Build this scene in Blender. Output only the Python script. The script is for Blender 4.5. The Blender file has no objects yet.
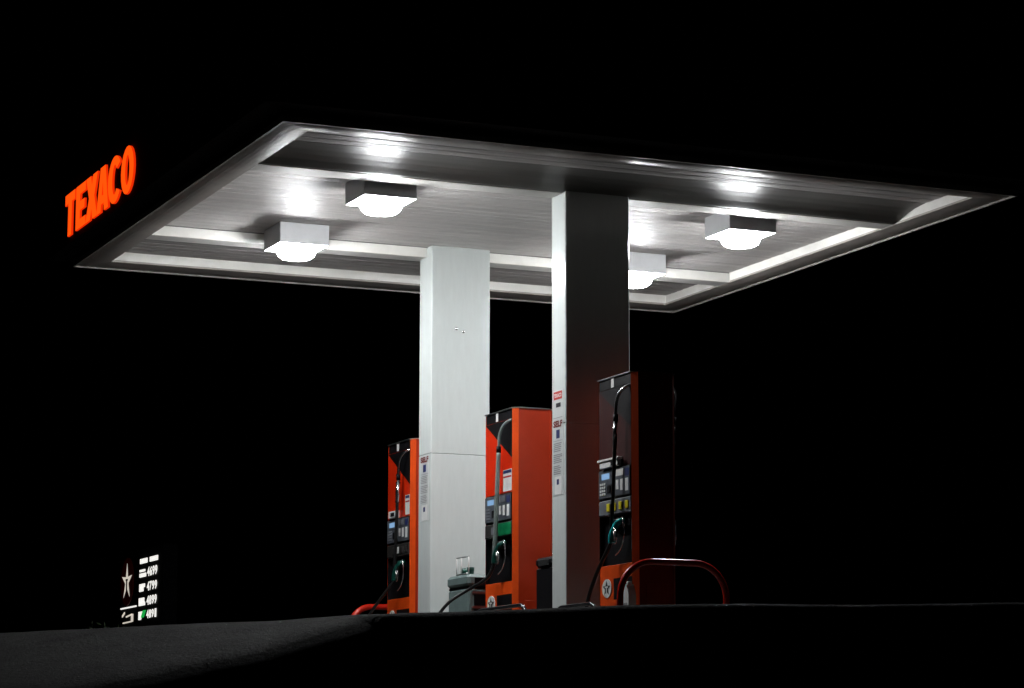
import bpy, math, random
import numpy as np
from mathutils import Vector

# ------------------------------------------------------------------ units
# The place is laid out in "u" (0.72 m): u-origin = inner near-left corner of the
# canopy lip, lip plane z=0.  tm() turns it into metres, forecourt at z=0.
S = 0.72
GZ = -6.37                                    # forecourt level in u
def tm(p): return ((p[0]-5.0)*S, (p[1]-4.845)*S, (p[2]-GZ)*S)
random.seed(7); rng = np.random.RandomState(5)
sc = bpy.context.scene
col = sc.collection

# ------------------------------------------------------------------ camera
YAW, PIT, ROLL, FPX = 0.410309, 0.158279, 0.000999, 2611.84
CAMU = (-10.5686, -30.8275, -7.9414)
CAM = Vector(tm(CAMU))
cd = bpy.data.cameras.new('camera'); cam = bpy.data.objects.new('camera', cd); col.objects.link(cam)
cam.location = CAM
cam.rotation_mode = 'XYZ'
cam.rotation_euler = (math.pi/2 + PIT, -ROLL, -YAW)
cd.sensor_fit = 'HORIZONTAL'; cd.sensor_width = 36.0; cd.lens = 36.0*FPX/1024.0
cd.clip_start = 0.1; cd.clip_end = 2000
sc.camera = cam

# ------------------------------------------------------------------ night sky
w = bpy.data.worlds.new('World'); sc.world = w; w.use_nodes = True
wn = w.node_tree.nodes; wl = w.node_tree.links
sky = wn.new('ShaderNodeTexSky'); sky.sky_type = 'NISHITA'; sky.sun_disc = False
sky.sun_elevation = math.radians(-6.0); sky.sun_rotation = math.radians(200)
wl.new(sky.outputs['Color'], wn['Background'].inputs['Color'])
wn['Background'].inputs['Strength'].default_value = 0.003
sc.view_settings.view_transform = 'Standard'
try: sc.view_settings.look = 'None'
except Exception: pass
sc.view_settings.exposure = 0.0; sc.view_settings.gamma = 1.0
sc.view_settings.use_curve_mapping = False
try:
    sc.cycles.max_bounces = 8; sc.cycles.sample_clamp_indirect = 6.0
    sc.cycles.caustics_reflective = False; sc.cycles.caustics_refractive = False
except Exception: pass

LAMP = 182.0          # radiance of the lamp bowls

# ------------------------------------------------------------------ materials
M = {}
def mat(name, c, rough=0.5, metal=0.0, var=0.0, vscale=6.0, bump=0.0, bscale=40.0, stretch=(1,1,1),
        emit=None, estr=0.0, coat=0.0, spec=0.5, rvar=0.0):
    m = bpy.data.materials.new(name); m.use_nodes = True
    nt = m.node_tree; N = nt.nodes; L = nt.links; b = N['Principled BSDF']
    b.inputs['Base Color'].default_value = (*c, 1); b.inputs['Roughness'].default_value = rough
    b.inputs['Metallic'].default_value = metal; b.inputs['Specular IOR Level'].default_value = spec
    if coat: b.inputs['Coat Weight'].default_value = coat; b.inputs['Coat Roughness'].default_value = 0.12
    if emit: b.inputs['Emission Color'].default_value = (*emit, 1); b.inputs['Emission Strength'].default_value = estr
    if var or bump or rvar:
        tc = N.new('ShaderNodeTexCoord'); mp = N.new('ShaderNodeMapping'); mp.inputs['Scale'].default_value = stretch
        L.new(tc.outputs['Object'], mp.inputs['Vector'])
    if var or rvar:
        n = N.new('ShaderNodeTexNoise'); n.inputs['Scale'].default_value = vscale; n.inputs['Detail'].default_value = 6
        n.inputs['Roughness'].default_value = 0.65
        L.new(mp.outputs['Vector'], n.inputs['Vector'])
        if var:
            r = N.new('ShaderNodeMapRange'); r.inputs['From Min'].default_value = 0.25; r.inputs['From Max'].default_value = 0.75
            r.inputs['To Min'].default_value = 1-var; r.inputs['To Max'].default_value = 1+var
            L.new(n.outputs['Fac'], r.inputs['Value'])
            mx = N.new('ShaderNodeMix'); mx.data_type = 'RGBA'; mx.blend_type = 'MULTIPLY'; mx.inputs['Factor'].default_value = 1
            mx.inputs['A'].default_value = (*c, 1); L.new(r.outputs['Result'], mx.inputs['B'])
            L.new(mx.outputs['Result'], b.inputs['Base Color'])
        if rvar:
            r2 = N.new('ShaderNodeMapRange'); r2.inputs['From Min'].default_value = 0.3; r2.inputs['From Max'].default_value = 0.7
            r2.inputs['To Min'].default_value = max(.03, rough-rvar); r2.inputs['To Max'].default_value = rough+rvar
            L.new(n.outputs['Fac'], r2.inputs['Value']); L.new(r2.outputs['Result'], b.inputs['Roughness'])
    if bump:
        n2 = N.new('ShaderNodeTexNoise'); n2.inputs['Scale'].default_value = bscale; n2.inputs['Detail'].default_value = 4
        L.new(mp.outputs['Vector'], n2.inputs['Vector'])
        bp = N.new('ShaderNodeBump'); bp.inputs['Strength'].default_value = bump; bp.inputs['Distance'].default_value = 0.02
        L.new(n2.outputs['Fac'], bp.inputs['Height']); L.new(bp.outputs['Normal'], b.inputs['Normal'])
    M[name] = m; return m

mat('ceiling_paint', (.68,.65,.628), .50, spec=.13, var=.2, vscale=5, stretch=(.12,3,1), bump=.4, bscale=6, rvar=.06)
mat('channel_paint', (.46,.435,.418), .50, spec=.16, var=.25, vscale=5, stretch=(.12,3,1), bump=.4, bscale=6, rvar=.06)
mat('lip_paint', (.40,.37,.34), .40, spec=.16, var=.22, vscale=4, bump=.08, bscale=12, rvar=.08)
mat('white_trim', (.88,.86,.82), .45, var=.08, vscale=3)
mat('beam_shade_paint', (.22,.213,.20), .40, spec=.14, var=.12, vscale=5, stretch=(.12,3,3), bump=.06, bscale=9)  # darkened: shade of the beam cove is in this colour
mat('column_paint', (.64,.68,.665), .13, var=.04, vscale=7, stretch=(3,3,.5), bump=.012, bscale=30, rvar=.03)
mat('fascia_black', (.003,.003,.0035), .85, spec=.2, var=.3)
mat('lamp_box', (.86,.87,.89), .45, var=.05)
mat('lamp_bowl', (.9,.9,.9), .3, emit=(.96,.98,1.0), estr=LAMP)
mat('lamp_diffuser', (.9,.9,.9), .3, emit=(.96,.98,1.0), estr=50.0)
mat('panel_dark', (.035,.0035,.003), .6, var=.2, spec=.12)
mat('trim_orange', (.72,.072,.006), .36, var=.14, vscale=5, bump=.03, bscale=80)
mat('pump_red_shaded', (.15,.014,.004), .36, var=.14, vscale=3, bump=.03, bscale=80)  # darker copy of pump_red, shade of the nearest pump put into the colour
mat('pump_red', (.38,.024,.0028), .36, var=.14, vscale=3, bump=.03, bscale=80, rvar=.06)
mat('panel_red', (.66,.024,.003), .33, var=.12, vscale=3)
mat('pump_black', (.005,.005,.006), .5, spec=.12, var=.3, vscale=14)
mat('housing_grey', (.075,.085,.10), .4, var=.2, vscale=18)
mat('band_grey', (.16,.17,.19), .4, var=.2, vscale=18)
mat('band_green', (.004,.20,.07), .35, var=.2, vscale=18)
mat('band_dark', (.03,.028,.026), .4, var=.2)
mat('yellow_button', (.75,.62,.02), .4)
mat('white_plastic', (.78,.78,.76), .4, var=.06, vscale=20)
mat('ink_black', (.012,.012,.016), .5)
mat('ink_blue', (.02,.03,.12), .5)
mat('ink_red', (.50,.03,.02), .5)
mat('ink_brown', (.16,.018,.012), .5)
mat('sticker_sheet', (.60,.62,.61), .3)
mat('ink_grey', (.28,.28,.29), .6)
mat('screen', (.05,.08,.12), .2, emit=(.35,.62,1.0), estr=.55)
mat('chrome', (.72,.73,.74), .22, metal=1.0)
mat('steel', (.42,.43,.43), .35, metal=1.0, var=.1)
mat('rubber', (.012,.012,.012), .32, var=.2, vscale=25)
mat('hose_grey', (.20,.235,.22), .33, var=.15, vscale=20)
mat('nozzle_green', (.006,.06,.045), .28, var=.2, vscale=20)
mat('nozzle_teal', (.02,.42,.42), .2, var=.2, vscale=20)
mat('gloss_black', (.02,.02,.022), .14, spec=.8)
mat('hoop_red', (.60,.022,.010), .24, var=.2, vscale=14, bump=.05, bscale=30)
mat('bin_green', (.13,.18,.175), .5, var=.14, vscale=8, bump=.06, bscale=50)
mat('kerb', (.09,.087,.082), .85, var=.25, vscale=5, bump=.3, bscale=30)
mat('letter_face', (.5,.05,.01), .4, emit=(1.0,.088,.003), estr=1.05)
mat('letter_return', (.25,.012,.004), .5, emit=(1.0,.03,.001), estr=.85)
mat('sign_white', (.6,.6,.58), .4, emit=(1.0,.98,.93), estr=.95)
mat('sign_cream', (.6,.56,.5), .4, emit=(.95,.86,.74), estr=.62)
mat('sign_red', (.10,.006,.005), .5, emit=(.6,.02,.012), estr=.006)
mat('sign_green', (.02,.3,.06), .5, emit=(.02,.60,.10), estr=.6)
mat('leaf', (.035,.06,.022), .55, var=.3, vscale=3)
mat('bark', (.06,.045,.035), .8, var=.3)
mat('stone_chip', (.22,.21,.20), .7, var=.3, vscale=30)

# ------------------------------------------------------------------ mesh builder (u coordinates)
class MB:
    def __init__(s): s.v = []; s.f = []; s.sm = []
    def add(s, vs, fs, smooth=False):
        o = len(s.v); s.v += [tuple(v) for v in vs]
        for f in fs: s.f.append(tuple(i+o for i in f)); s.sm.append(smooth)
        return s
    def box(s, x0, x1, y0, y1, z0, z1, c=0.0):
        if x0 > x1: x0, x1 = x1, x0
        if y0 > y1: y0, y1 = y1, y0
        if z0 > z1: z0, z1 = z1, z0
        if c > 0:                                         # chamfered box
            c = min(c, .45*min(x1-x0, y1-y0, z1-z0))
            X = [(x0, x0+c, x1-c, x1), (y0, y0+c, y1-c, y1), (z0, z0+c, z1-c, z1)]
            idx = {}; vs = []
            for a in (0, 1):
                for b in (0, 1):
                    for d in (0, 1):
                        for k in range(3):
                            co = [X[0][(1, 2)[a]], X[1][(1, 2)[b]], X[2][(1, 2)[d]]]
                            co[k] = X[k][(0, 3)[(a, b, d)[k]]]
                            idx[(a, b, d, k)] = len(vs); vs.append(co)
            fs = []
            I = idx
            for k in range(3):                            # main faces
                i, j = [(1, 2), (0, 2), (0, 1)][k]
                for e in (0, 1):
                    q = []
                    for (p, r) in ((0, 0), (1, 0), (1, 1), (0, 1)):
                        key = [0, 0, 0]; key[k] = e; key[i] = p; key[j] = r
                        q.append(I[(*key, k)])
                    fs.append(q if (e == 1) ^ (k == 1) else q[::-1])
            for k in range(3):                            # edges along axis k
                i, j = [(1, 2), (0, 2), (0, 1)][k]
                for p in (0, 1):
                    for r in (0, 1):
                        ka = [0, 0, 0]; ka[i] = p; ka[j] = r; kb = list(ka); kb[k] = 1
                        fs.append([I[(*ka, i)], I[(*kb, i)], I[(*kb, j)], I[(*ka, j)]])
            for a in (0, 1):
                for b in (0, 1):
                    for d in (0, 1): fs.append([I[(a, b, d, 0)], I[(a, b, d, 1)], I[(a, b, d, 2)]])
            return s.add(vs, fs)
        vs = [(x, y, z) for x in (x0, x1) for y in (y0, y1) for z in (z0, z1)]
        return s.add(vs, [(0,1,3,2),(4,6,7,5),(0,4,5,1),(2,3,7,6),(0,2,6,4),(1,5,7,3)])
    def prism(s, poly, axis, a, b, smooth=False):
        """poly: 2-D points in the other two axes (in x,y,z order), extruded along axis a..b"""
        n = len(poly); vs = []
        for t in (a, b):
            for p in poly:
                q = list(p); q.insert(axis, t); vs.append(q)
        fs = [tuple(range(n-1, -1, -1)), tuple(range(n, 2*n))]
        s.add(vs, fs)
        o = len(s.v)-2*n
        for i in range(n):
            j = (i+1) % n; s.f.append((o+i, o+j, o+n+j, o+n+i)); s.sm.append(smooth)
        return s
    def tube(s, pts, r, n=10, rr=None):
        P = [Vector(p) for p in pts]; m = len(P); vs = []; prev = None
        for i in range(m):
            t = (P[min(i+1, m-1)]-P[max(i-1, 0)]).normalized()
            if prev is None: a = t.orthogonal().normalized()
            else: a = (prev - t*prev.dot(t)).normalized()
            prev = a; b = t.cross(a); rad = r if rr is None else rr[i]
            for k in range(n):
                an = 2*math.pi*k/n; vs.append(P[i]+a*math.cos(an)*rad+b*math.sin(an)*rad)
        fs = [(i*n+k, i*n+(k+1) % n, (i+1)*n+(k+1) % n, (i+1)*n+k) for i in range(m-1) for k in range(n)]
        s.add(vs, fs, True); o = len(s.v)-m*n
        s.f.append(tuple(o+k for k in range(n))[::-1]); s.sm.append(False)
        s.f.append(tuple(o+(m-1)*n+k for k in range(n))); s.sm.append(False)
        return s
    def lathe(s, prof, c, n=28, smooth=True):
        vs = []
        for (r, z) in prof:
            for k in range(n):
                an = 2*math.pi*k/n; vs.append((c[0]+r*math.cos(an), c[1]+r*math.sin(an), c[2]+z))
        m = len(prof)
        fs = [(i*n+k, i*n+(k+1) % n, (i+1)*n+(k+1) % n, (i+1)*n+k) for i in range(m-1) for k in range(n)]
        s.add(vs, fs, smooth); o = len(s.v)-m*n
        if prof[0][0] > 1e-5: s.f.append(tuple(o+k for k in range(n))[::-1]); s.sm.append(False)
        if prof[-1][0] > 1e-5: s.f.append(tuple(o+(m-1)*n+k for k in range(n))); s.sm.append(False)
        return s
    def build(s, name, material, parent=None, origin=None):
        """vertices are u-world; the object sits at the origin (metres) or relative to its parent's world origin"""
        me = bpy.data.meshes.new(name)
        base = Vector(origin) if origin is not None else Vector((0, 0, 0))
        if parent is not None: base = WO[parent.name]
        me.from_pydata([Vector(tm(v))-base for v in s.v], [], s.f)
        me.polygons.foreach_set('use_smooth', s.sm)
        me.materials.append(M[material]); me.validate(); me.update()
        import bmesh
        bm = bmesh.new(); bm.from_mesh(me); bmesh.ops.recalc_face_normals(bm, faces=bm.faces); bm.to_mesh(me); bm.free()
        ob = bpy.data.objects.new(name, me); col.objects.link(ob)
        if parent is not None: ob.parent = parent; WO[ob.name] = base
        else: ob.location = base; WO[ob.name] = base
        return ob
WO = {}
def tag(o, label=None, cat=None, group=None, kind=None):
    if label: o['label'] = label
    if cat: o['category'] = cat
    if group: o['group'] = group
    if kind: o['kind'] = kind
    return o
def thing(name, base_u, label, cat, group=None):
    o = bpy.data.objects.new(name, None); col.objects.link(o)
    o.empty_display_size = .2; o.location = tm(base_u); WO[o.name] = Vector(tm(base_u))
    return tag(o, label, cat, group)
def curve(pts, n=8):
    """Catmull-Rom through pts"""
    P = [Vector(p) for p in pts]; P = [P[0]*2-P[1]]+P+[P[-1]*2-P[-2]]; out = []
    for i in range(1, len(P)-2):
        for k in range(n):
            t = k/n; a, b, c, d = P[i-1], P[i], P[i+1], P[i+2]
            out.append(.5*((2*b)+(c-a)*t+(2*a-5*b+4*c-d)*t*t+(3*b-a-3*c+d)*t**3))
    out.append(P[-2]); return out
def text_mesh(txt, size, bold=.0):
    """flat outline of a word: (verts2d, faces), left aligned at 0, baseline 0"""
    cu = bpy.data.curves.new('t', 'FONT'); cu.body = txt; cu.size = size; cu.offset = bold; cu.resolution_u = 3
    ob = bpy.data.objects.new('t', cu); col.objects.link(ob)
    dg = bpy.context.evaluated_depsgraph_get()
    me = bpy.data.meshes.new_from_object(ob.evaluated_get(dg))
    v = [tuple(q.co[:2]) for q in me.vertices]; f = [tuple(pp.vertices) for pp in me.polygons]
    bpy.data.objects.remove(ob); bpy.data.curves.remove(cu); bpy.data.meshes.remove(me)
    return v, f
def fit_text(mb, txt, x, ya, yb, za, zb, bold=.03):
    """word on a plane facing -x, read from y=ya (far, left) to y=yb (near, right), z za..zb"""
    v, f = text_mesh(txt, 1.0, bold); A = np.array(v); lo = A.min(0); hi = A.max(0)
    T = (A-lo)/(hi-lo)
    mb.add([(x, ya+(yb-ya)*t[0], za+(zb-za)*t[1]) for t in T], f)

# ------------------------------------------------------------------ ground
fw = Vector((math.sin(YAW), math.cos(YAW))); rt = Vector((math.cos(YAW), -math.sin(YAW)))
ZC = -CAM.z                                           # forecourt height above the camera
edge_px = [(-900, 656), (-400, 648), (0, 637.5), (110, 632.5), (200, 628.6), (280, 625), (345, 620.5), (420, 617.2), (560, 612), (640, 609.5),
           (740, 608), (900, 607.5), (1024, 607), (1500, 606), (2200, 605)]
hz = 344+FPX*math.tan(PIT)
ed = sorted([((x-512)/FPX*(ZC*FPX/(hz-y)), ZC*FPX/(hz-y)) for x, y in edge_px])
ea = np.array([e[0] for e in ed]); eD = np.array([e[1] for e in ed])
def smax(x, k): return .5*(x+np.sqrt(x*x+k*k))
class Noise:
    def __init__(s, seed): s.g = np.random.RandomState(seed).rand(64, 64)
    def __call__(s, x, y):
        xi = np.floor(x).astype(int); yi = np.floor(y).astype(int); fx = x-xi; fy = y-yi
        fx = fx*fx*(3-2*fx); fy = fy*fy*(3-2*fy); g = s.g
        a = g[xi % 64, yi % 64]; b = g[(xi+1) % 64, yi % 64]; c = g[xi % 64, (yi+1) % 64]; d = g[(xi+1) % 64, (yi+1) % 64]
        return (a*(1-fx)+b*fx)*(1-fy)+(c*(1-fx)+d*fx)*fy-.5
n1, n2, n3 = Noise(1), Noise(2), Noise(3)
def height(a, D):
    De = np.interp(a, ea, eD)
    e1 = De-D
    e2 = (a+.74)*.2275-(D-21.1)*.974-.24
    bank = np.minimum(smax(e1, .03), smax(e2, .16))
    z = -.21*smax(e1, .04)-1.15*bank
    floor_ = -2.75
    z = floor_+smax(z-floor_, .5)-.0
    near = np.clip((e1+.6)/1.0, 0, 1)
    z = z+near*(.034*n1(a*.8, D*.8)+.009*n2(a*4, D*4)+.003*n3(a*7, D*7))
    rough = np.clip(bank*4, 0, 1)
    z = z+rough*(.03*n3(a*3+9, D*3)+.01*n1(a*7, D*7))
    return z
def steps(lo, hi, segs):
    out = [lo]
    for (to, d) in segs:
        n = max(1, int(round((to-out[-1])/d))); b = out[-1]
        out += [b+(to-b)*(k+1)/n for k in range(n)]
    return np.array(out)
av = steps(-400, 400, [(-60, 40), (-12, 4), (-6.5, .3), (5, .075), (12, .3), (60, 4), (400, 40)])
Dv = steps(-200, 600, [(-8, 32), (4, 1.5), (12, .35), (26, .055), (30, .5), (60, 5), (600, 60)])
AA, DD = np.meshgrid(av, Dv, indexing='ij')
DD = DD + (np.interp(AA, ea, eD)-22.0)*np.clip((DD+200)/200, 0, 1)      # rows follow the plateau edge
ZZ = height(AA, DD)
XX = CAM.x+AA*rt.x+DD*fw.x; YY = CAM.y+AA*rt.y+DD*fw.y
na, nd = len(av), len(Dv)
gv = np.stack([XX, YY, ZZ], -1).reshape(-1, 3)
ii, jj = np.meshgrid(np.arange(na-1), np.arange(nd-1), indexing='ij'); q = (ii*nd+jj).ravel()
gf = np.stack([q, q+nd, q+nd+1, q+1], 1)
gm = bpy.data.meshes.new('ground'); gm.from_pydata(gv.tolist(), [], gf.tolist())
gm.polygons.foreach_set('use_smooth', [True]*len(gf))
def ground_mat():
    m = bpy.data.materials.new('ground_asphalt'); m.use_nodes = True; nt = m.node_tree; N = nt.nodes; L = nt.links
    b = N['Principled BSDF']; tc = N.new('ShaderNodeTexCoord')
    def noise(s, d=6):
        n = N.new('ShaderNodeTexNoise'); n.inputs['Scale'].default_value = s; n.inputs['Detail'].default_value = d
        n.inputs['Roughness'].default_value = .7; L.new(tc.outputs['Object'], n.inputs['Vector']); return n
    a = noise(1.1); f = noise(26, 5); r = N.new('ShaderNodeValToRGB')
    r.color_ramp.elements[0].position = .38; r.color_ramp.elements[0].color = (.006,.0062,.006,1)
    r.color_ramp.elements[1].position = .66; r.color_ramp.elements[1].color = (.054,.0555,.052,1)
    mm = N.new('ShaderNodeMath'); mm.operation = 'MULTIPLY_ADD'; mm.inputs[1].default_value = .55
    m3 = N.new('ShaderNodeMath'); m3.operation = 'MULTIPLY'; m3.inputs[1].default_value = .45; L.new(f.outputs['Fac'], m3.inputs[0])
    L.new(a.outputs['Fac'], mm.inputs[0]); L.new(m3.outputs[0], mm.inputs[2]); L.new(mm.outputs[0], r.inputs['Fac'])
    L.new(r.outputs['Color'], b.inputs['Base Color']); b.inputs['Roughness'].default_value = .85; b.inputs['Specular IOR Level'].default_value = .12
    bp = N.new('ShaderNodeBump'); bp.inputs['Strength'].default_value = .9; bp.inputs['Distance'].default_value = .03
    L.new(noise(22, 6).outputs['Fac'], bp.inputs['Height']); L.new(bp.outputs['Normal'], b.inputs['Normal'])
    return m
gm.materials.append(ground_mat()); g = bpy.data.objects.new('ground', gm); col.objects.link(g); tag(g, kind='structure')

# ------------------------------------------------------------------ pump island
def island():
    pl = []
    x0, x1, y0, y1, r = 4.25, 5.75, -.95, 10.65, .35
    for cx_, cy_, a0 in ((x1-r, y1-r, 0), (x0+r, y1-r, 90), (x0+r, y0+r, 180), (x1-r, y0+r, 270)):
        for k in range(7): an = math.radians(a0+15*k); pl.append((cx_+r*math.cos(an), cy_+r*math.sin(an)))
    b = MB().prism(pl, 2, GZ-.1, -6.17)
    tag(b.build('pump_island', 'kerb'), kind='structure')
island()
IZ = -6.17

# ------------------------------------------------------------------ canopy
LI = 9.69; LW, LN, LF = .444, .384, .575; W = 10.0
CZ = .165                       # ceiling above the lip
can = thing('canopy', (5, 4.845, GZ), 'flat square station canopy with pale metal underside standing on two square columns', 'canopy')
def canopy():
    # lip: four mitred boards with a small bead at their outer edge
    def lip(outer0, outer1, inner1, inner0):
        b = MB()
        n = 6; rows = []
        for k in range(n+1):
            t = k/n; dz = -.012*math.sin(math.pi*t)
            rows.append([(outer0[0]+(inner0[0]-outer0[0])*t, outer0[1]+(inner0[1]-outer0[1])*t, dz),
                         (outer1[0]+(inner1[0]-outer1[0])*t, outer1[1]+(inner1[1]-outer1[1])*t, dz)])
        vs = [p for r in rows for p in r]+[(p[0], p[1], .03) for r in (rows[0], rows[-1]) for p in r]
        fs = [(2*k, 2*k+1, 2*k+3, 2*k+2) for k in range(n)]
        m = 2*(n+1); fs += [(0, 1, m+1, m), (2*n, 2*n+1, m+3, m+2), (m, m+1, m+3, m+2)]
        fs += [tuple([2*k for k in range(n+1)]+[m+2, m]), tuple([2*k+1 for k in range(n+1)]+[m+3, m+1])]
        b.add(vs, fs); o = b.build('soffit_lip', 'lip_paint', can); return o
    O = [(-LW, -LN), (W+LW, -LN), (W+LW, LI+LF), (-LW, LI+LF)]; I = [(0, 0), (W, 0), (W, LI), (0, LI)]
    g_ = .004
    lips = []
    for k in range(4):
        j = (k+1) % 4
        lips.append(lip(O[k], O[j], I[j], I[k]))
    t = .035
    for (x0, x1, y0, y1) in ((-LW-t, W+LW+t, -LN-t, -LN), (-LW-t, W+LW+t, LI+LF, LI+LF+t), (-LW-t, -LW, -LN+.001, LI+LF-.001), (W+LW, W+LW+t, -LN+.001, LI+LF-.001)):
        MB().box(x0, x1, y0, y1, -.02, .06).build('edge_bead', 'lip_paint', can)
    # risers
    r = .03
    for k, (x0, x1, y0, y1) in enumerate(((-r, W+r, -r, 0), (-r, W+r, LI, LI+r), (-r, 0, 0, LI), (W, W+r, 0, LI))):
        MB().box(x0, x1, y0, y1, .031, CZ+.06).build('riser', 'white_trim' if k else 'beam_shade_paint', can)  # near riser, out of view, is darkened to cut bounce onto the column
    # ceiling panels: long boards along x, each a separate sheet with its own slight tilt
    def boards(y0, y1, n, m):
        wd = (y1-y0)/n
        for k in range(n):
            a, b_ = y0+k*wd+.004, y0+(k+1)*wd-.004
            dz = random.uniform(-.002, .002); tl = random.uniform(-.0016, .0016)
            prof = [(a, CZ+.012+dz), (a+.012, CZ+dz-tl), ((a+b_)/2, CZ-.0025+dz), (b_-.012, CZ+dz+tl), (b_, CZ+.012+dz), (b_, CZ+.03), (a, CZ+.03)]
            MB().prism(prof, 0, .002, W-.002).build('ceiling_panel', m, can)
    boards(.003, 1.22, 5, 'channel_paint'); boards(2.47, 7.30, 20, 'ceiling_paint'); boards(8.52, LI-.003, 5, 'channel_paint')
    MB().box(.0, W, .0, LI, CZ+.032, CZ+.055).build('ceiling_backing', 'fascia_black', can)
    # beams with a coved outer side, its shade put into the colour
    cov = [(1.222, .163), (1.36, .155), (1.52, .138), (1.68, .109), (1.84, .070), (1.96, .034), (2.03, .014)]
    nb = cov+[(2.09, .010), (2.462, .010), (2.466, .014), (2.466, CZ+.03), (1.222, CZ+.03)]
    MB().prism(nb, 0, .003, W-.003).build('ceiling_beam', 'beam_shade_paint', can)
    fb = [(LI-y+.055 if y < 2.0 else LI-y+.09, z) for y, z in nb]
    MB().prism(fb, 0, .003, W-.003).build('ceiling_beam', 'beam_shade_paint', can)
    for y0, y1 in ((2.095, 2.455), (7.325, 7.685)):
        MB().box(.003, W-.003, y0, y1, .002, .0095).build('beam_flange', 'white_trim', can)  # white plates carry the brightness of the lamp-lit beam bottoms
    MB().box(.003, W-.003, 7.301, 7.313, .003, CZ-.012).build('beam_face', 'white_trim', can)  # white board carries the lit near side of the far beam
    # fascia and roof
    F = .34; z0, z1 = .13, 1.16; x0, x1, y0, y1 = -LW-.04, W+LW+.04, -LN-.04, LI+LF+.04
    MB().box(x0-F, x0, y0-F, y1+F, z0, z1).build('fascia', 'fascia_black', can)
    MB().box(x1, x1+F, y0-F, y1+F, z0, z1).build('fascia', 'fascia_black', can)
    MB().box(x0, x1, y0-F, y0, z0, z1).build('fascia', 'fascia_black', can)
    MB().box(x0, x1, y1, y1+F, z0, z1).build('fascia', 'fascia_black', can)
    MB().box(x0+.01, x1-.01, y0+.01, y1-.01, .30, .42).build('roof', 'fascia_black', can)
    # columns
    for (y0, y1, seam) in ((2.008, 2.474, -3.28), (7.08, 7.60, -3.17)):
        c = MB().box(4.55, 5.505, y0+.02, y1-.02, IZ-.01, CZ+.01).build('column', 'column_paint', can)
        MB().box(4.527, 5.528, y0, y1, IZ, seam-.0012, .008).build('cladding_panel', 'column_paint', c)
        MB().box(4.527, 5.528, y0, y1, seam+.0012, CZ-.005, .012).build('cladding_panel', 'column_paint', c)
        if y0 > 5:
            for dx, dz in ((4.95, -1.16), (5.07, -1.20)): MB().tube([(dx, y0+.002, dz), (dx, y0-.006, dz), (dx, y0-.012, dz)], .02, 10, [.026, .022, .006]).build('glint_bump', 'chrome', c)  # chrome bumps stand in for lamp glints in small column dents
        MB().box(4.51, 5.545, y0-.017, y1+.017, IZ, IZ+.12, .01).build('base_plate', 'steel', c)
canopy()

# ------------------------------------------------------------------ canopy lamps
def lamp(xc, yc, label):
    zb = -.155; h = .395
    t = thing('canopy_light', (xc, yc, zb), label, 'light', 'box lights under the canopy')
    MB().box(xc-h, xc+h, yc-h, yc+h, zb, CZ-.004, .01).build('housing', 'lamp_box', t)
    prof = [(.315, -.0035), (.300, -.07), (.270, -.125), (.225, -.158), (.16, -.172), (.08, -.178), (.001, -.179)]
    MB().lathe(prof, (xc, yc, zb), 32).build('lens', 'lamp_bowl', t)
    MB().box(xc-h+.015, xc+h-.015, yc-h+.015, yc+h-.015, zb-.003, zb-.0005).build('diffuser', 'lamp_diffuser', t)
lamp(2.12, 3.0, 'box light with glowing bowl in front of the near crossbeam, left of the columns')
lamp(2.12, 6.685, 'box light with glowing bowl at far left, its front side lit')
lamp(7.90, 3.06, 'box light with glowing bowl nearest the right edge of the canopy')
lamp(7.90, 6.69, 'box light with glowing bowl half hidden behind the dark column')

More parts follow.
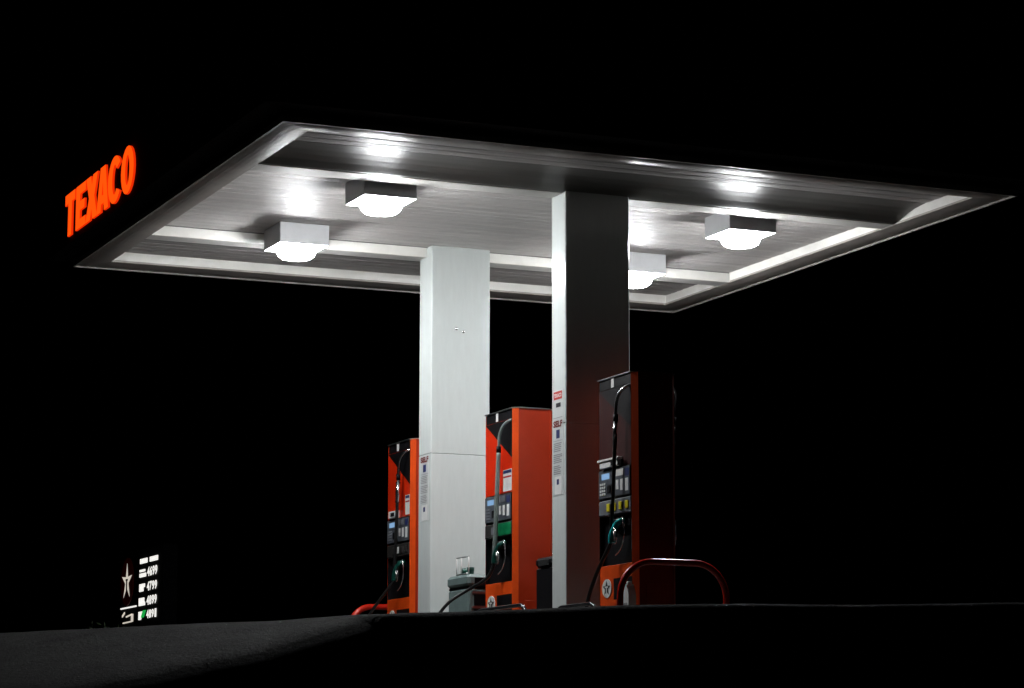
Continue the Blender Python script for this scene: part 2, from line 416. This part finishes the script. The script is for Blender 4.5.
# ------------------------------------------------------------------ letters on the fascia
def letters():
    X = -LW-.04-.34
    t = thing('illuminated_lettering', (X, 7.43, .2), 'glowing orange red letters reading TEXACO on the black canopy side', 'sign')
    zb, zt = .235, .925; H = zt-zb
    k = .21
    def arc(cx_, cy_, rx, ry, a0, a1, n=22): return [(cx_+rx*math.cos(math.radians(a0+(a1-a0)*i/n)), cy_+ry*math.sin(math.radians(a0+(a1-a0)*i/n))) for i in range(n+1)]
    G = {
     'T': [[(0,.76),(0,1),(1,1),(1,.78),(.685,.78),(.685,0),(.315,0),(.315,.78)]],
     'E': [[(.02,0),(.02,1),(.97,1),(.97,.79),(.43,.79),(.43,.62),(.88,.62),(.88,.41),(.43,.41),(.43,.21),(1,.21),(1,0)]],
     'X': [[(0,0),(.28,.51),(.01,1),(.42,1),(.51,.79),(.60,1),(.99,1),(.73,.51),(1,0),(.60,0),(.50,.23),(.40,0)]],
     'A': [[(0,0),(.29,1),(.71,1),(1,0),(.64,0),(.61,.17),(.39,.17),(.36,0)], [(.44,.36),(.56,.36),(.50,.64)]],
     'C': [arc(.5,.5,.5,.52,38,322)+arc(.5,.5,.17,.33,318,42)],
     'O': [arc(.5,.5,.5,.52,0,360)[:-1], arc(.5,.5,.165,.325,360,0)[:-1]],
    }
    span = {'T':(9.482,8.838),'E':(8.80,8.15),'X':(8.175,7.44),'A':(7.50,6.79),'C':(6.85,6.06),'O':(6.105,5.385)}
    import bmesh
    for ch in 'TEXACO':
        ya, yb = span[ch]; ya -= .15; yb -= .13
        def face(x):
            bm = bmesh.new(); es = []
            for lp in G[ch]:
                vs = [bm.verts.new((x, ya+(yb-ya)*u, zb+H*v)) for u, v in lp]
                es += [bm.edges.new((vs[i], vs[(i+1) % len(vs)])) for i in range(len(vs))]
            bmesh.ops.triangle_fill(bm, edges=es, use_beauty=True)
            bm.verts.index_update(); v = [tuple(q.co) for q in bm.verts]; f = [tuple(q.index for q in p.verts) for p in bm.faces]; bm.free(); return v, f
        v, f = face(X-.034); b = MB().add(v, f)
        o = b.build('letter', 'letter_face', t); o['label'] = 'glowing letter '+ch
        r = MB()
        for lp in G[ch]:
            n = len(lp)
            vs = [(X-d, ya+(yb-ya)*u, zb+H*q_) for d in (.036, .003) for u, q_ in lp]
            r.add(vs, [(i, (i+1) % n, n+(i+1) % n, n+i) for i in range(n)])
        r.build('letter_return', 'letter_return', o)
letters()

# ------------------------------------------------------------------ star polygon helper
def star(c1, c2, R, r, sx=1.0, rot=90):
    return [(c1+sx*(R if i % 2 == 0 else r)*math.cos(math.radians(rot+36*i)), c2+(R if i % 2 == 0 else r)*math.sin(math.radians(rot+36*i))) for i in range(10)]

# ------------------------------------------------------------------ pumps
def pump(yc, kind, label):
    t = thing('fuel_pump', (5, yc, IZ), label, 'fuel pump', 'fuel pumps on the island')
    top = -2.775
    Z0 = IZ
    # end posts (with the slanted front strips) and base
    for e in (-1, 1):
        pl = [(5-.28, yc+e*.44), (5-.222, yc+e*.51), (5+.222, yc+e*.51), (5+.28, yc+e*.44)]
        MB().prism(pl, 2, Z0+.07, top-.012).build('end_panel', 'pump_red_shaded' if kind == 'C' else 'pump_red', t)
        for s in ((-1,) if e < 0 else (1,)):
            q = [(.284, .441), (.2255, .5125), (.2222, .5098), (.2805, .4385)]
            MB().prism([(5+s*a_, yc+e*b_) for a_, b_ in q], 2, Z0+.072, top-.013).build('corner_trim', 'trim_orange', t)
        # a small vent seam plate low on the end
        MB().box(4.86, 5.14, yc+e*.5103, yc+e*.516, -5.95, -5.62, .002).build('access_plate', 'pump_red_shaded' if kind == 'C' else 'pump_red', t)
    MB().box(4.76, 5.24, yc-.50, yc+.50, Z0, Z0+.069).build('plinth', 'pump_black', t)
    MB().box(4.80, 5.20, yc-.438, yc+.438, Z0+.07, -2.95).build('core', 'pump_black', t)
    hd = MB().box(4.725, 5.275, yc-.438, yc+.438, -2.935, top-.012, .008).build('header', 'pump_black', t)
    MB().prism([(4.705, yc-.445), (4.79, yc-.52), (5.21, yc-.52), (5.295, yc-.445), (5.295, yc+.445), (5.21, yc+.52), (4.79, yc+.52), (4.705, yc+.445)], 2, top-.011, top+.004).build('top_cap', 'steel', t)
    for s in (-1, 1):
        def X(d): return 5+s*d                 # d: distance from the centre plane
        def bx(d0, d1, y0, y1, z0, z1, c=.0): return MB().box(X(d0), X(d1), yc+y0, yc+y1, z0, z1, c)
        bx(.276, .281, .03, .10, -2.92, -2.79).build('header_mark', 'white_plastic', hd)
        # upper display panel with black corner
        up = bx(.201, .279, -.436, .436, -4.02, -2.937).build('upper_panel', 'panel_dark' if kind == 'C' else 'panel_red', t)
        tr = MB().prism([(yc+.432, -2.94), (yc-.432, -2.94), (yc-.432, -3.52)], 0, X(.2795), X(.2825)); tr.build('black_corner', 'pump_black', up)
        # fuelling head
        hz_ = bx(.201, .284, -.436, .436, -4.44, -4.022, .01).build('fuelling_head', 'pump_black', t)
        rp = bx(0.2845, 0.2990, .03, .42, -4.42, -4.04, .006).build('reader_panel', 'housing_grey', t)
        bx(0.2995, 0.3020, .12, .33, -4.165, -4.085).build('display', 'screen', rp)
        kp = MB()
        for i in range(3):
            for j in range(4): kp.box(X(0.2995), X(0.3070), yc+.37-.055*i, yc+.37-.055*i-.035, -4.21-.045*j, -4.21-.045*j-.03)
        kp.build('keypad', 'white_plastic' if kind == 'C' else 'band_grey', rp)
        bx(0.2995, .312, .08, .17, -4.36, -4.25, .006).build('card_slot', 'pump_black', rp)
        rg = bx(0.2845, 0.2970, -.42, .0, -4.42, -4.04, .006).build('sale_panel', 'housing_grey', t)
        bx(0.2975, 0.3000, -.25, -.04, -4.15, -4.06).build('sale_display', 'band_grey' if kind != 'C' else 'white_plastic', rg)
        for q, (a_, b_) in enumerate(((-.12, -.05), (-.24, -.17), (-.38, -.30))):
            bx(0.2975, 0.3000, a_, b_, -4.33-.02*q, -4.20, ).build('price_window', 'white_plastic', rg)
        bx(0.2975, 0.3000, -.40, -.29, -4.17, -4.07).build('price_window', 'ink_blue', rg)
        if kind == 'C':                        # pale device on top of the head
            dv = bx(.24, .33, -.16, .33, -4.018, -3.93, .008).build('receipt_unit', 'white_plastic', t)
            bx(.25, .345, -.20, .37, -3.928, -3.895, .006).build('lid', 'white_plastic', dv)
            bx(.331, .334, -.05, .02, -4.0, -3.94).build('paper_slot', 'pump_black', dv)
        if kind == 'A':
            dv = bx(.24, .33, -.02, .30, -4.018, -3.90, .01).build('receipt_unit', 'white_plastic', t)
            bx(.331, .334, .05, .20, -3.99, -3.93).build('paper_slot', 'pump_black', dv)
        # notices on the upper panel
        if kind in 'AB':
            nt_ = bx(.283, .286, -.428, -.15 if kind == 'B' else -.26, -4.0, -3.68).build('notice', 'white_plastic', up)
            MB().box(X(.2862), X(.2875), yc-.42, yc-.16 if kind == 'B' else yc-.27, -3.735, -3.69).build('notice_heading', 'ink_blue', up)
            MB().box(X(.2862), X(.2875), yc-.42, yc-.16 if kind == 'B' else yc-.27, -3.80, -3.775).build('notice_line', 'ink_red', up)
        # grade band
        bd = bx(.201, .292, -.436, .436, -4.66, -4.45, .012).build('grade_band', {'A': 'band_dark', 'B': 'band_dark', 'C': 'band_grey'}[kind], t)
        if kind == 'B': MB().box(X(.2925), X(.297), yc-.43, yc-.02, -4.645, -4.465, .002).build('green_insert', 'band_green', bd)
        for q in range(4):
            y0 = .20-.165*q
            if kind == 'B' and q > 0: continue
            MB().box(X(.2925), X(.305), yc+y0, yc+y0-.085, -4.61, -4.50, .006).build('grade_button', {'A': 'white_plastic', 'B': 'band_grey', 'C': 'yellow_button'}[kind] if not (kind == 'A' and q != 1) else 'band_dark', bd)
        bx(.2925, .296, .24, .42, -4.655, -4.642).build('band_trim', 'chrome', bd)
        # nozzle bay
        bay = bx(.201, .225, -.436, .436, -5.33, -4.662).build('nozzle_bay', 'pump_black', t)
        for e in (-1, 1): MB().box(X(.2255), X(.2785), yc+e*.424, yc+e*.4365, -5.33, -4.662).build('bay_cheek', 'pump_black', bay)
        bx(.2255, .30, -.17, .10, -4.83, -4.72, .015).build('nozzle_boot', 'rubber', bay)
        bx(.2255, .235, -.40, -.33, -5.15, -4.75).build('bay_label', 'band_grey', bay)
        br = MB().tube(curve([(X(.30), (yc-.10)-.10, -4.72), (X(.34), (yc-.10)-.22, -4.76), (X(.34), (yc-.10)-.24, -4.98), (X(.34), (yc-.10)-.16, -5.14), (X(.34), (yc-.10)-.02, -5.22)], 5), .011, 8)
        br.build('nozzle_hanger', 'chrome', bay)
        # lower door with star badge
        dr = bx(.201, .278, -.436, .436, Z0+.08, -5.335, .006).build('lower_door', 'trim_orange', t)
        bx(.2785, .281, -.434, .06, -5.80, -5.52).build('door_recess', 'pump_black', dr)
        dc = MB(); dc.tube([(X(.2785), yc+.235, -5.64), (X(.2875), yc+.235, -5.64)], .125, 24); bdg = dc.build('badge', 'white_plastic', dr)
        sp = star(yc+.235, -5.64, .105, .045)
        MB().prism(sp, 0, X(.2880), X(.2900)).build('badge_star', 'ink_black', dr)
        MB().box(X(.2905), X(.2920), yc+.225, yc+.245, -5.70, -5.625).box(X(.2905), X(.2920), yc+.195, yc+.275, -5.632, -5.612).build('badge_letter', 'white_plastic', dr)
        # hose, fitting, nozzle
        ff = MB().tube(curve([(X(.24), yc-.41, -2.945), (X(.30), yc-.385, -2.965), (X(.36), yc-.32, -3.04), (X(.38), yc-.25, -3.18), (X(.38), yc-.225, -3.34)], 6), .021, 10)
        fit_ = ff.build('hose_swivel', 'chrome' if kind != 'B' else 'hose_grey', t)
        yh = yc-.135
        MB().tube([(X(.38), yh-.09, -3.335), (X(.38), yh-.088, -3.43)], .031, 10).build('hose_coupling', 'pump_black', fit_)
        hm = {'A': 'rubber', 'B': 'hose_grey', 'C': 'rubber'}[kind]
        MB().tube(curve([(X(.38), yh-.088, -3.42), (X(.385), yh-.06, -3.9), (X(.385), yh-.02, -4.4), (X(.38), yh+.03, -4.78), (X(.37), yh+.06, -5.02)], 7), .024 if kind != 'B' else .03, 10).build('hose', hm, t)
        if kind == 'A':
            MB().tube([(X(.38), yh-.085, -3.46), (X(.384), yh-.07, -3.80)], .032, 10).build('hose_sleeve', 'chrome', fit_)
        if kind == 'C':
            MB().tube([(X(.38), yh-.085, -3.46), (X(.384), yh-.07, -3.68)], .0265, 10).build('hose_sleeve', 'chrome', fit_)
        nz = MB().tube(curve([(X(.37), yh+.07, -5.06), (X(.37), yh+.05, -4.96), (X(.36), yh-.0, -4.86), (X(.33), yh-.06, -4.78), (X(.27), yh-.07, -4.76)], 5), .04, 10,
                       None)
        nzo = nz.build('nozzle', 'nozzle_teal' if kind == 'C' else 'nozzle_green', t)
        MB().tube(curve([(X(.375), yh+.0, -4.86), (X(.385), yh-.10, -4.92), (X(.385), yh-.09, -5.06), (X(.375), yh+.03, -5.06)], 5), .012, 8).build('trigger_guard', 'chrome', nzo)
        MB().tube([(X(.375), yh-.02, -4.90), (X(.375), yh-.03, -5.03)], .014, 8).build('trigger', 'steel', nzo)
        lo = {'A': [(.37, .06, -5.06), (.46, .14, -5.22), (.62, .30, -5.55), (.74, .42, -5.90), (.76, .44, -6.20), (.68, .36, -6.335), (.52, .20, -6.12), (.40, .0, -6.10), (.27, -.15, -6.06)],
              'B': [(.37, .05, -5.04), (.42, .18, -5.26), (.58, .40, -5.42), (.82, .52, -5.62), (.98, .58, -5.90), (.98, .56, -6.20), (.86, .44, -6.335), (.62, .2, -6.12), (.27, -.05, -6.06)],
              'C': [(.37, .06, -5.04), (.41, .14, -5.20), (.47, .28, -5.48), (.52, .38, -5.78), (.54, .40, -6.02), (.50, .30, -6.12), (.40, .12, -6.12), (.27, -.10, -6.05)]}[kind]
        MB().tube(curve([(X(d), yh+y, z) for d, y, z in lo], 8), .024, 10).build('return_hose', 'rubber', t)
    for ch in t.children_recursive:             # the pump is a little wider than drawn
        for v in ch.data.vertices: v.co.y *= 1.148; v.co.x *= 1.143
    t.location.x += .04*S
    return t
pump(.83, 'C', 'nearest fuel pump, unlit end, pale receipt unit and yellow grade buttons')
pump(4.82, 'B', 'red fuel pump with green grade band standing between the two columns')
pump(8.96, 'A', 'farthest fuel pump, half hidden behind the white lit column')

# ------------------------------------------------------------------ guard hoops
def hoop(yy, x0, x1, r, zt, tr, m, label, along='x', name='guard_hoop'):
    def P(a, z): return (a, yy, z) if along == 'x' else (yy, a, z)
    pts = [P(x0, IZ-.02), P(x0, zt-r)]
    pts += [P(x0+r-r*math.cos(math.radians(a)), zt-r+r*math.sin(math.radians(a))) for a in range(9, 90, 9)]
    pts += [P(x0+r, zt), P((x0+x1)/2, zt), P(x1-r, zt)]
    pts += [P(x1-r+r*math.sin(math.radians(a)), zt-r+r*math.cos(math.radians(a))) for a in range(9, 90, 9)]
    pts += [P(x1, zt-r), P(x1, IZ-.02)]
    t = thing(name, ((x0+x1)/2, yy, IZ) if along == 'x' else (yy, (x0+x1)/2, IZ), label, 'guard rail', 'tube hoops guarding the pumps')
    MB().tube(pts, tr, 14).build('hoop_tube', m, t)
    for a in (x0, x1):
        q = P(a, IZ); MB().lathe([(.11, 0), (.11, .022), (.05, .03), (.045, .05)], q, 18).build('floor_flange', 'steel', t)
hoop(-.62, 4.08, 5.62, .46, -5.40, .043, 'hoop_red', 'large red tube hoop in front of the unlit nearest fuel pump')
hoop(9.98, 4.27, 5.83, .36, -5.42, .05, 'hoop_red', 'bright red tube hoop at the far left end of the island')
hoop(4.36, 2.98, 4.86, .24, -5.76, .03, 'gloss_black', 'low black hoop at the foot of the red pump between the columns', 'y')
hoop(4.40, .75, 2.08, .22, -5.86, .03, 'gloss_black', 'low black hoop at the foot of the dark column', 'y')

# ------------------------------------------------------------------ bins and bottle
def service_bin():
    x0, x1, y0, y1 = 4.58, 5.35, 5.66, 6.50
    t = thing('waste_bin', (4.96, 6.08, IZ), 'grey green waste bin with wire rack on its lid before the white column', 'bin')
    MB().box(x0+.01, x1-.01, y0+.012, y1-.012, IZ, -5.36, .03).build('body', 'bin_green', t)
    MB().box(x0+.02, x1-.02, y0+.022, y1-.022, -5.365, -5.335).build('shadow_gap', 'pump_black', t)
    ld = MB().box(x0-.01, x1+.01, y0-.01, y1+.01, -5.335, -5.15, .045).build('lid', 'bin_green', t)
    for z0, z1 in ((-5.325, -5.205), (-5.62, -5.46), (-5.86, -5.68)):
        MB().box(x0+.10, x1-.10, y0-.013 if z0 > -5.4 else y0+.002, y0+.05, z0, z1).build('opening', 'pump_black', t)
    for z in (-5.43, -5.65):
        MB().box(x0+.06, x1-.06, y0-.006, y0+.01, z-.014, z+.014).build('rail', 'steel', t)
    rk = thing('squeegee_rack', (4.75, 5.95, -5.15), 'small white wire rack standing on the grey green waste bin lid', 'rack')
    zb, zt = -5.148, -4.88; xs = (4.62,); ys = (5.74, 6.22)
    for x in xs:
        for y in (ys[0], (ys[0]+ys[1])/2+.05, ys[1]): MB().tube([(x, y, zb), (x, y, zt)], .011, 8).build('upright', 'white_plastic', rk)
    fr = MB()
    for x in xs: fr.tube([(x, ys[0]-.01, zt), (x, ys[1]+.01, zt)], .011, 8)
    fr.tube([(xs[0], ys[0], zb+.012), (xs[0], ys[1], zb+.012)], .011, 8)
    fr.build('top_frame', 'steel', rk)
    for y in (5.86, 6.1): MB().lathe([(.05, 0), (.06, .11), (.052, .11), (.045, .02)], (4.70, y, zb), 16).build('cup', 'nozzle_green', rk)
    return t
service_bin()
b = thing('waste_bin', (4.98, 3.0, IZ), 'black waste bin standing between the dark column and the red pump', 'bin')
MB().box(4.665, 5.30, 2.72, 3.35, IZ, -5.22, .03).build('body', 'pump_black', b)
MB().box(4.655, 5.31, 2.71, 3.36, -5.215, -5.08, .04).build('lid', 'pump_black', b)
MB().box(4.64, 4.654, 2.88, 3.20, -5.20, -5.12).build('flap', 'steel', b)

def bottle():
    c = (4.43, -.17, IZ); h = .09
    t = thing('plastic_bottle', c, 'white plastic bottle on the island by the large red hoop', 'bottle')
    pr = [(-h, 0), (h, 0), (h, .36), (h*.75, .42), (h*.32, .47), (h*.32, .50), (-h*.32, .50), (-h*.32, .47), (-h*.75, .42), (-h, .36)]
    MB().prism([(c[1]+y, c[2]+z) for y, z in pr], 0, c[0]-.055, c[0]+.055).build('body', 'white_plastic', t)
    MB().lathe([(.034, .501), (.034, .54), (.001, .541)], c, 16).build('cap', 'white_plastic', t)
    MB().box(c[0]-.058, c[0]-.0555, c[1]-.05, c[1]+.05, c[2]+.20, c[2]+.26).build('label_band', 'ink_grey', t)
bottle()

# ------------------------------------------------------------------ instruction stickers on the columns
def sticker(y0, y1, zt, zb, logo, label):
    """y0 far edge, y1 near edge, on the column's left face"""
    x = 4.527
    t = thing('instruction_sticker', (x, (y0+y1)/2, zb), label, 'sticker', 'self service stickers on the columns')
    hh = zt-zb
    MB().box(x-.004, x-.0005, y1, y0, zb, zt).build('sheet', 'sticker_sheet', t)
    xx = x-.0065; w_ = y0-y1
    def Y(u): return y0-w_*u
    def Z(v): return zt-hh*v
    def bar(nm, m, u0, u1, v0, v1): return MB().box(xx-.0005, xx+.001, Y(u1), Y(u0), Z(v1), Z(v0)).build(nm, m, t)
    v = 0.0
    if logo:
        bar('logo_frame', 'ink_red', .12, .92, .015, .09)
        bq = MB(); fit_text(bq, 'TEXACO', xx-.0012, Y(.17), Y(.87), Z(.07), Z(.035), .02); bq.build('logo_word', 'white_plastic', t)
        bar('pictogram', 'ink_black', .34, .78, .125, .165)
        bar('rule', 'ink_grey', .05, .95, .262, .267)
        v = .27
    def V(k): return v+(1-v)*k
    bq = MB(); fit_text(bq, 'SELF', xx-.0012, Y(.08), Y(.95), Z(V(.115)), Z(V(.03)), .05); bq.build('heading', 'ink_brown', t)
    bar('pictogram', 'ink_blue', .36, .68, V(.15), V(.26))
    bar('rule', 'ink_grey', .08, .92, V(.29), V(.295))
    tx = MB()
    r_ = random.Random(3)
    for k in range(17):
        a = V(.32+.0245*k)
        if k in (5, 11): continue
        tx.box(xx-.0005, xx+.001, Y(.92-r_.random()*.25), Y(.10), Z(a+.009), Z(a))
    tx.build('small_print', 'ink_grey', t)
    bar('tag', 'white_plastic', .22, .86, V(.755), V(.985))
    tq = MB().box(xx-.003, xx-.0015, Y(.62), Y(.42), Z(V(.86)), Z(V(.79))); tq.build('tag_mark', 'ink_blue', t)
sticker(2.44, 2.09, -2.79, -4.28, True, 'tall sticker with red logo box and SELF heading on the dark column')
sticker(7.53, 7.15, -3.17, -4.22, False, 'sticker headed SELF on the white lit column, without logo box')

# ------------------------------------------------------------------ price sign far behind
def price_sign():
    X = 7.352
    t = thing('price_sign', (X+.2, 34.2, GZ), 'lit price sign with white star and four price rows, far behind at left', 'sign')
    y0, y1, zb, zt = 36.5, 32.2, -4.75, -2.6
    MB().box(X+.02, X+.42, y1, y0, zb, zt, .03).build('cabinet', 'fascia_black', t)
    for y in (33.0, 35.7): MB().box(X+.12, X+.32, y-.1, y+.1, GZ-.05, zb-.002).build('post', 'fascia_black', t)
    def bar(nm, m, a, b_, z0, z1): return MB().box(X-.005, X+.019, b_, a, z0, z1).build(nm, m, t)
    bar('header_word', 'sign_white', 34.2, 33.56, -2.985, -2.865); bar('header_word', 'sign_white', 33.3, 32.6, -2.985, -2.865)
    rows = [(-3.35, -3.10, '4699'), (-3.715, -3.475, '4799'), (-4.075, -3.83, '4899'), (-4.41, -4.185, '4891')]
    for i, (a, c, s) in enumerate(rows):
        h = c-a
        if i == 0: bar('grade_name', 'sign_white', 34.23, 33.75, a+.62*h, c-.04); bar('grade_name', 'sign_white', 34.23, 33.66, a+.02, a+.46*h)
        if i == 1: bar('grade_name', 'sign_white', 34.22, 33.75, a+.5*h, c-.03); bar('grade_name', 'sign_white', 34.22, 33.88, a+.02, a+.5*h-.002)
        if i == 2: bar('grade_name', 'sign_white', 34.24, 33.78, a+.45*h, c-.03); bar('grade_name', 'sign_white', 34.24, 33.70, a+.02, a+.45*h-.002)
        if i == 3:
            MB().prism([(34.24, a), (34.06, a), (33.86, c-.02), (34.24, c-.02)], 0, X-.005, X+.019).build('grade_name', 'sign_white', t)
            MB().prism([(34.04, a+.05), (33.80, a+.05), (33.60, c), (33.84, c)], 0, X-.005, X+.019).build('grade_stripe', 'sign_green', t)
        ws = .94/4
        for k, ch in enumerate(s):
            b_ = MB(); ya = 33.50-k*ws; fit_text(b_, ch, X-.004, ya if ch != '1' else ya-.05, ya-ws*.94, a+.005, c-.005, .045)
            b_.build('digit', 'sign_white', t)
    # star emblem: five thin arms with a dark letter in the middle
    cy_, cz_ = 35.42, -3.36
    d = MB(); d.tube([(X-.002, cy_, cz_), (X+.019, cy_, cz_)], .62, 40); d.build('emblem_disc', 'sign_red', t)
    sp = [(cy_-p*1.0, z) for p, z in star(0, cz_, .50, .155)]
    sp = [(y, cz_+(z-cz_)*(1.0 if z < cz_ else .95)) for y, z in sp]
    MB().prism(sp, 0, X-.008, X-.003).build('emblem_star', 'sign_cream', t)
    MB().box(X-.012, X-.009, cy_-.06, cy_+.06, cz_-.40, cz_+.02).box(X-.012, X-.009, cy_-.11, cy_+.11, cz_+.021, cz_+.07).build('emblem_letter', 'ink_black', t)
    bar('rule', 'sign_white', 36.0, 34.5, -4.055, -4.02)
    pi = [((35.83, -4.24), (35.62, -4.16), .05), ((35.45, -4.27), (34.9, -4.23), .035), ((34.95, -4.22), (34.9, -4.42), .05), ((35.75, -4.42), (34.95, -4.41), .03)]
    for (a, b_, h) in pi:
        MB().prism([(a[0], a[1]-h/2), (b_[0], b_[1]-h/2), (b_[0], b_[1]+h/2), (a[0], a[1]+h/2)] if abs(a[0]-b_[0]) > .1 else [(a[0], a[1]), (b_[0]-.1, a[1]), (b_[0]-.1, b_[1]), (a[0], b_[1])], 0, X-.005, X+.019).build('symbol_stroke', 'sign_cream', t)
price_sign()

# ------------------------------------------------------------------ dark shrub beside the price sign
def shrub(c, R, H, label):
    t = thing('shrub', c, label, 'shrub')
    rd = random.Random(11); b = MB(); stems = MB()
    for k in range(7):
        an = rd.uniform(0, 6.28); tip = (c[0]+R*.6*math.cos(an), c[1]+R*.6*math.sin(an), c[2]+H*rd.uniform(.6, .9))
        stems.tube(curve([(c[0]+.1*math.cos(an), c[1]+.1*math.sin(an), c[2]-.05), ((c[0]+tip[0])/2, (c[1]+tip[1])/2, c[2]+H*.35), tip], 4), .03, 6)
    stems.build('stems', 'bark', t)
    for k in range(1500):
        u = rd.uniform(-1, 1); an = rd.uniform(0, 6.28); r = rd.random()**.4; q = math.sqrt(1-u*u)
        r *= .8+.2*math.sin(3*an+4*u)
        p = Vector((c[0]+R*r*q*math.cos(an), c[1]+R*r*q*math.sin(an), c[2]+H*(.52+.48*r*u)))
        d1 = Vector((rd.gauss(0, 1), rd.gauss(0, 1), rd.gauss(0, 1))).normalized(); d2 = d1.orthogonal().normalized()
        l = rd.uniform(.05, .1)
        b.add([p-d1*l, p+d2*l*.45, p+d1*l, p-d2*l*.45], [(0, 1, 2, 3)])
    b.build('foliage', 'leaf', t)
shrub((6.3, 33.6, GZ), 1.1, 1.9, 'dark leafy shrub beside the lit price sign')

# ------------------------------------------------------------------ loose stones on the bank
def stones():
    rd = random.Random(4); b = MB()
    for k in range(420):
        a = rd.uniform(-5.2, 4.5); D = rd.uniform(13, 22.3)
        z = float(height(np.array([a]), np.array([D]))[0])
        x = CAM.x+a*rt.x+D*fw.x; y = CAM.y+a*rt.y+D*fw.y
        r = rd.uniform(.003, .011)/S
        c = Vector((x/S+5, y/S+4.845, z/S+GZ+r*.25))
        vs = []
        for (i, j, l) in ((1,0,0),(-1,0,0),(0,1,0),(0,-1,0),(0,0,.7),(0,0,-.7)):
            vs.append(c+Vector((i, j, l))*r*rd.uniform(.7, 1.3))
        b.add(vs, [(0,2,4),(2,1,4),(1,3,4),(3,0,4),(2,0,5),(1,2,5),(3,1,5),(0,3,5)])
    o = b.build('loose_stones', 'stone_chip'); tag(o, 'small loose stones scattered over the dark bank', 'stones', kind='stuff')
stones()
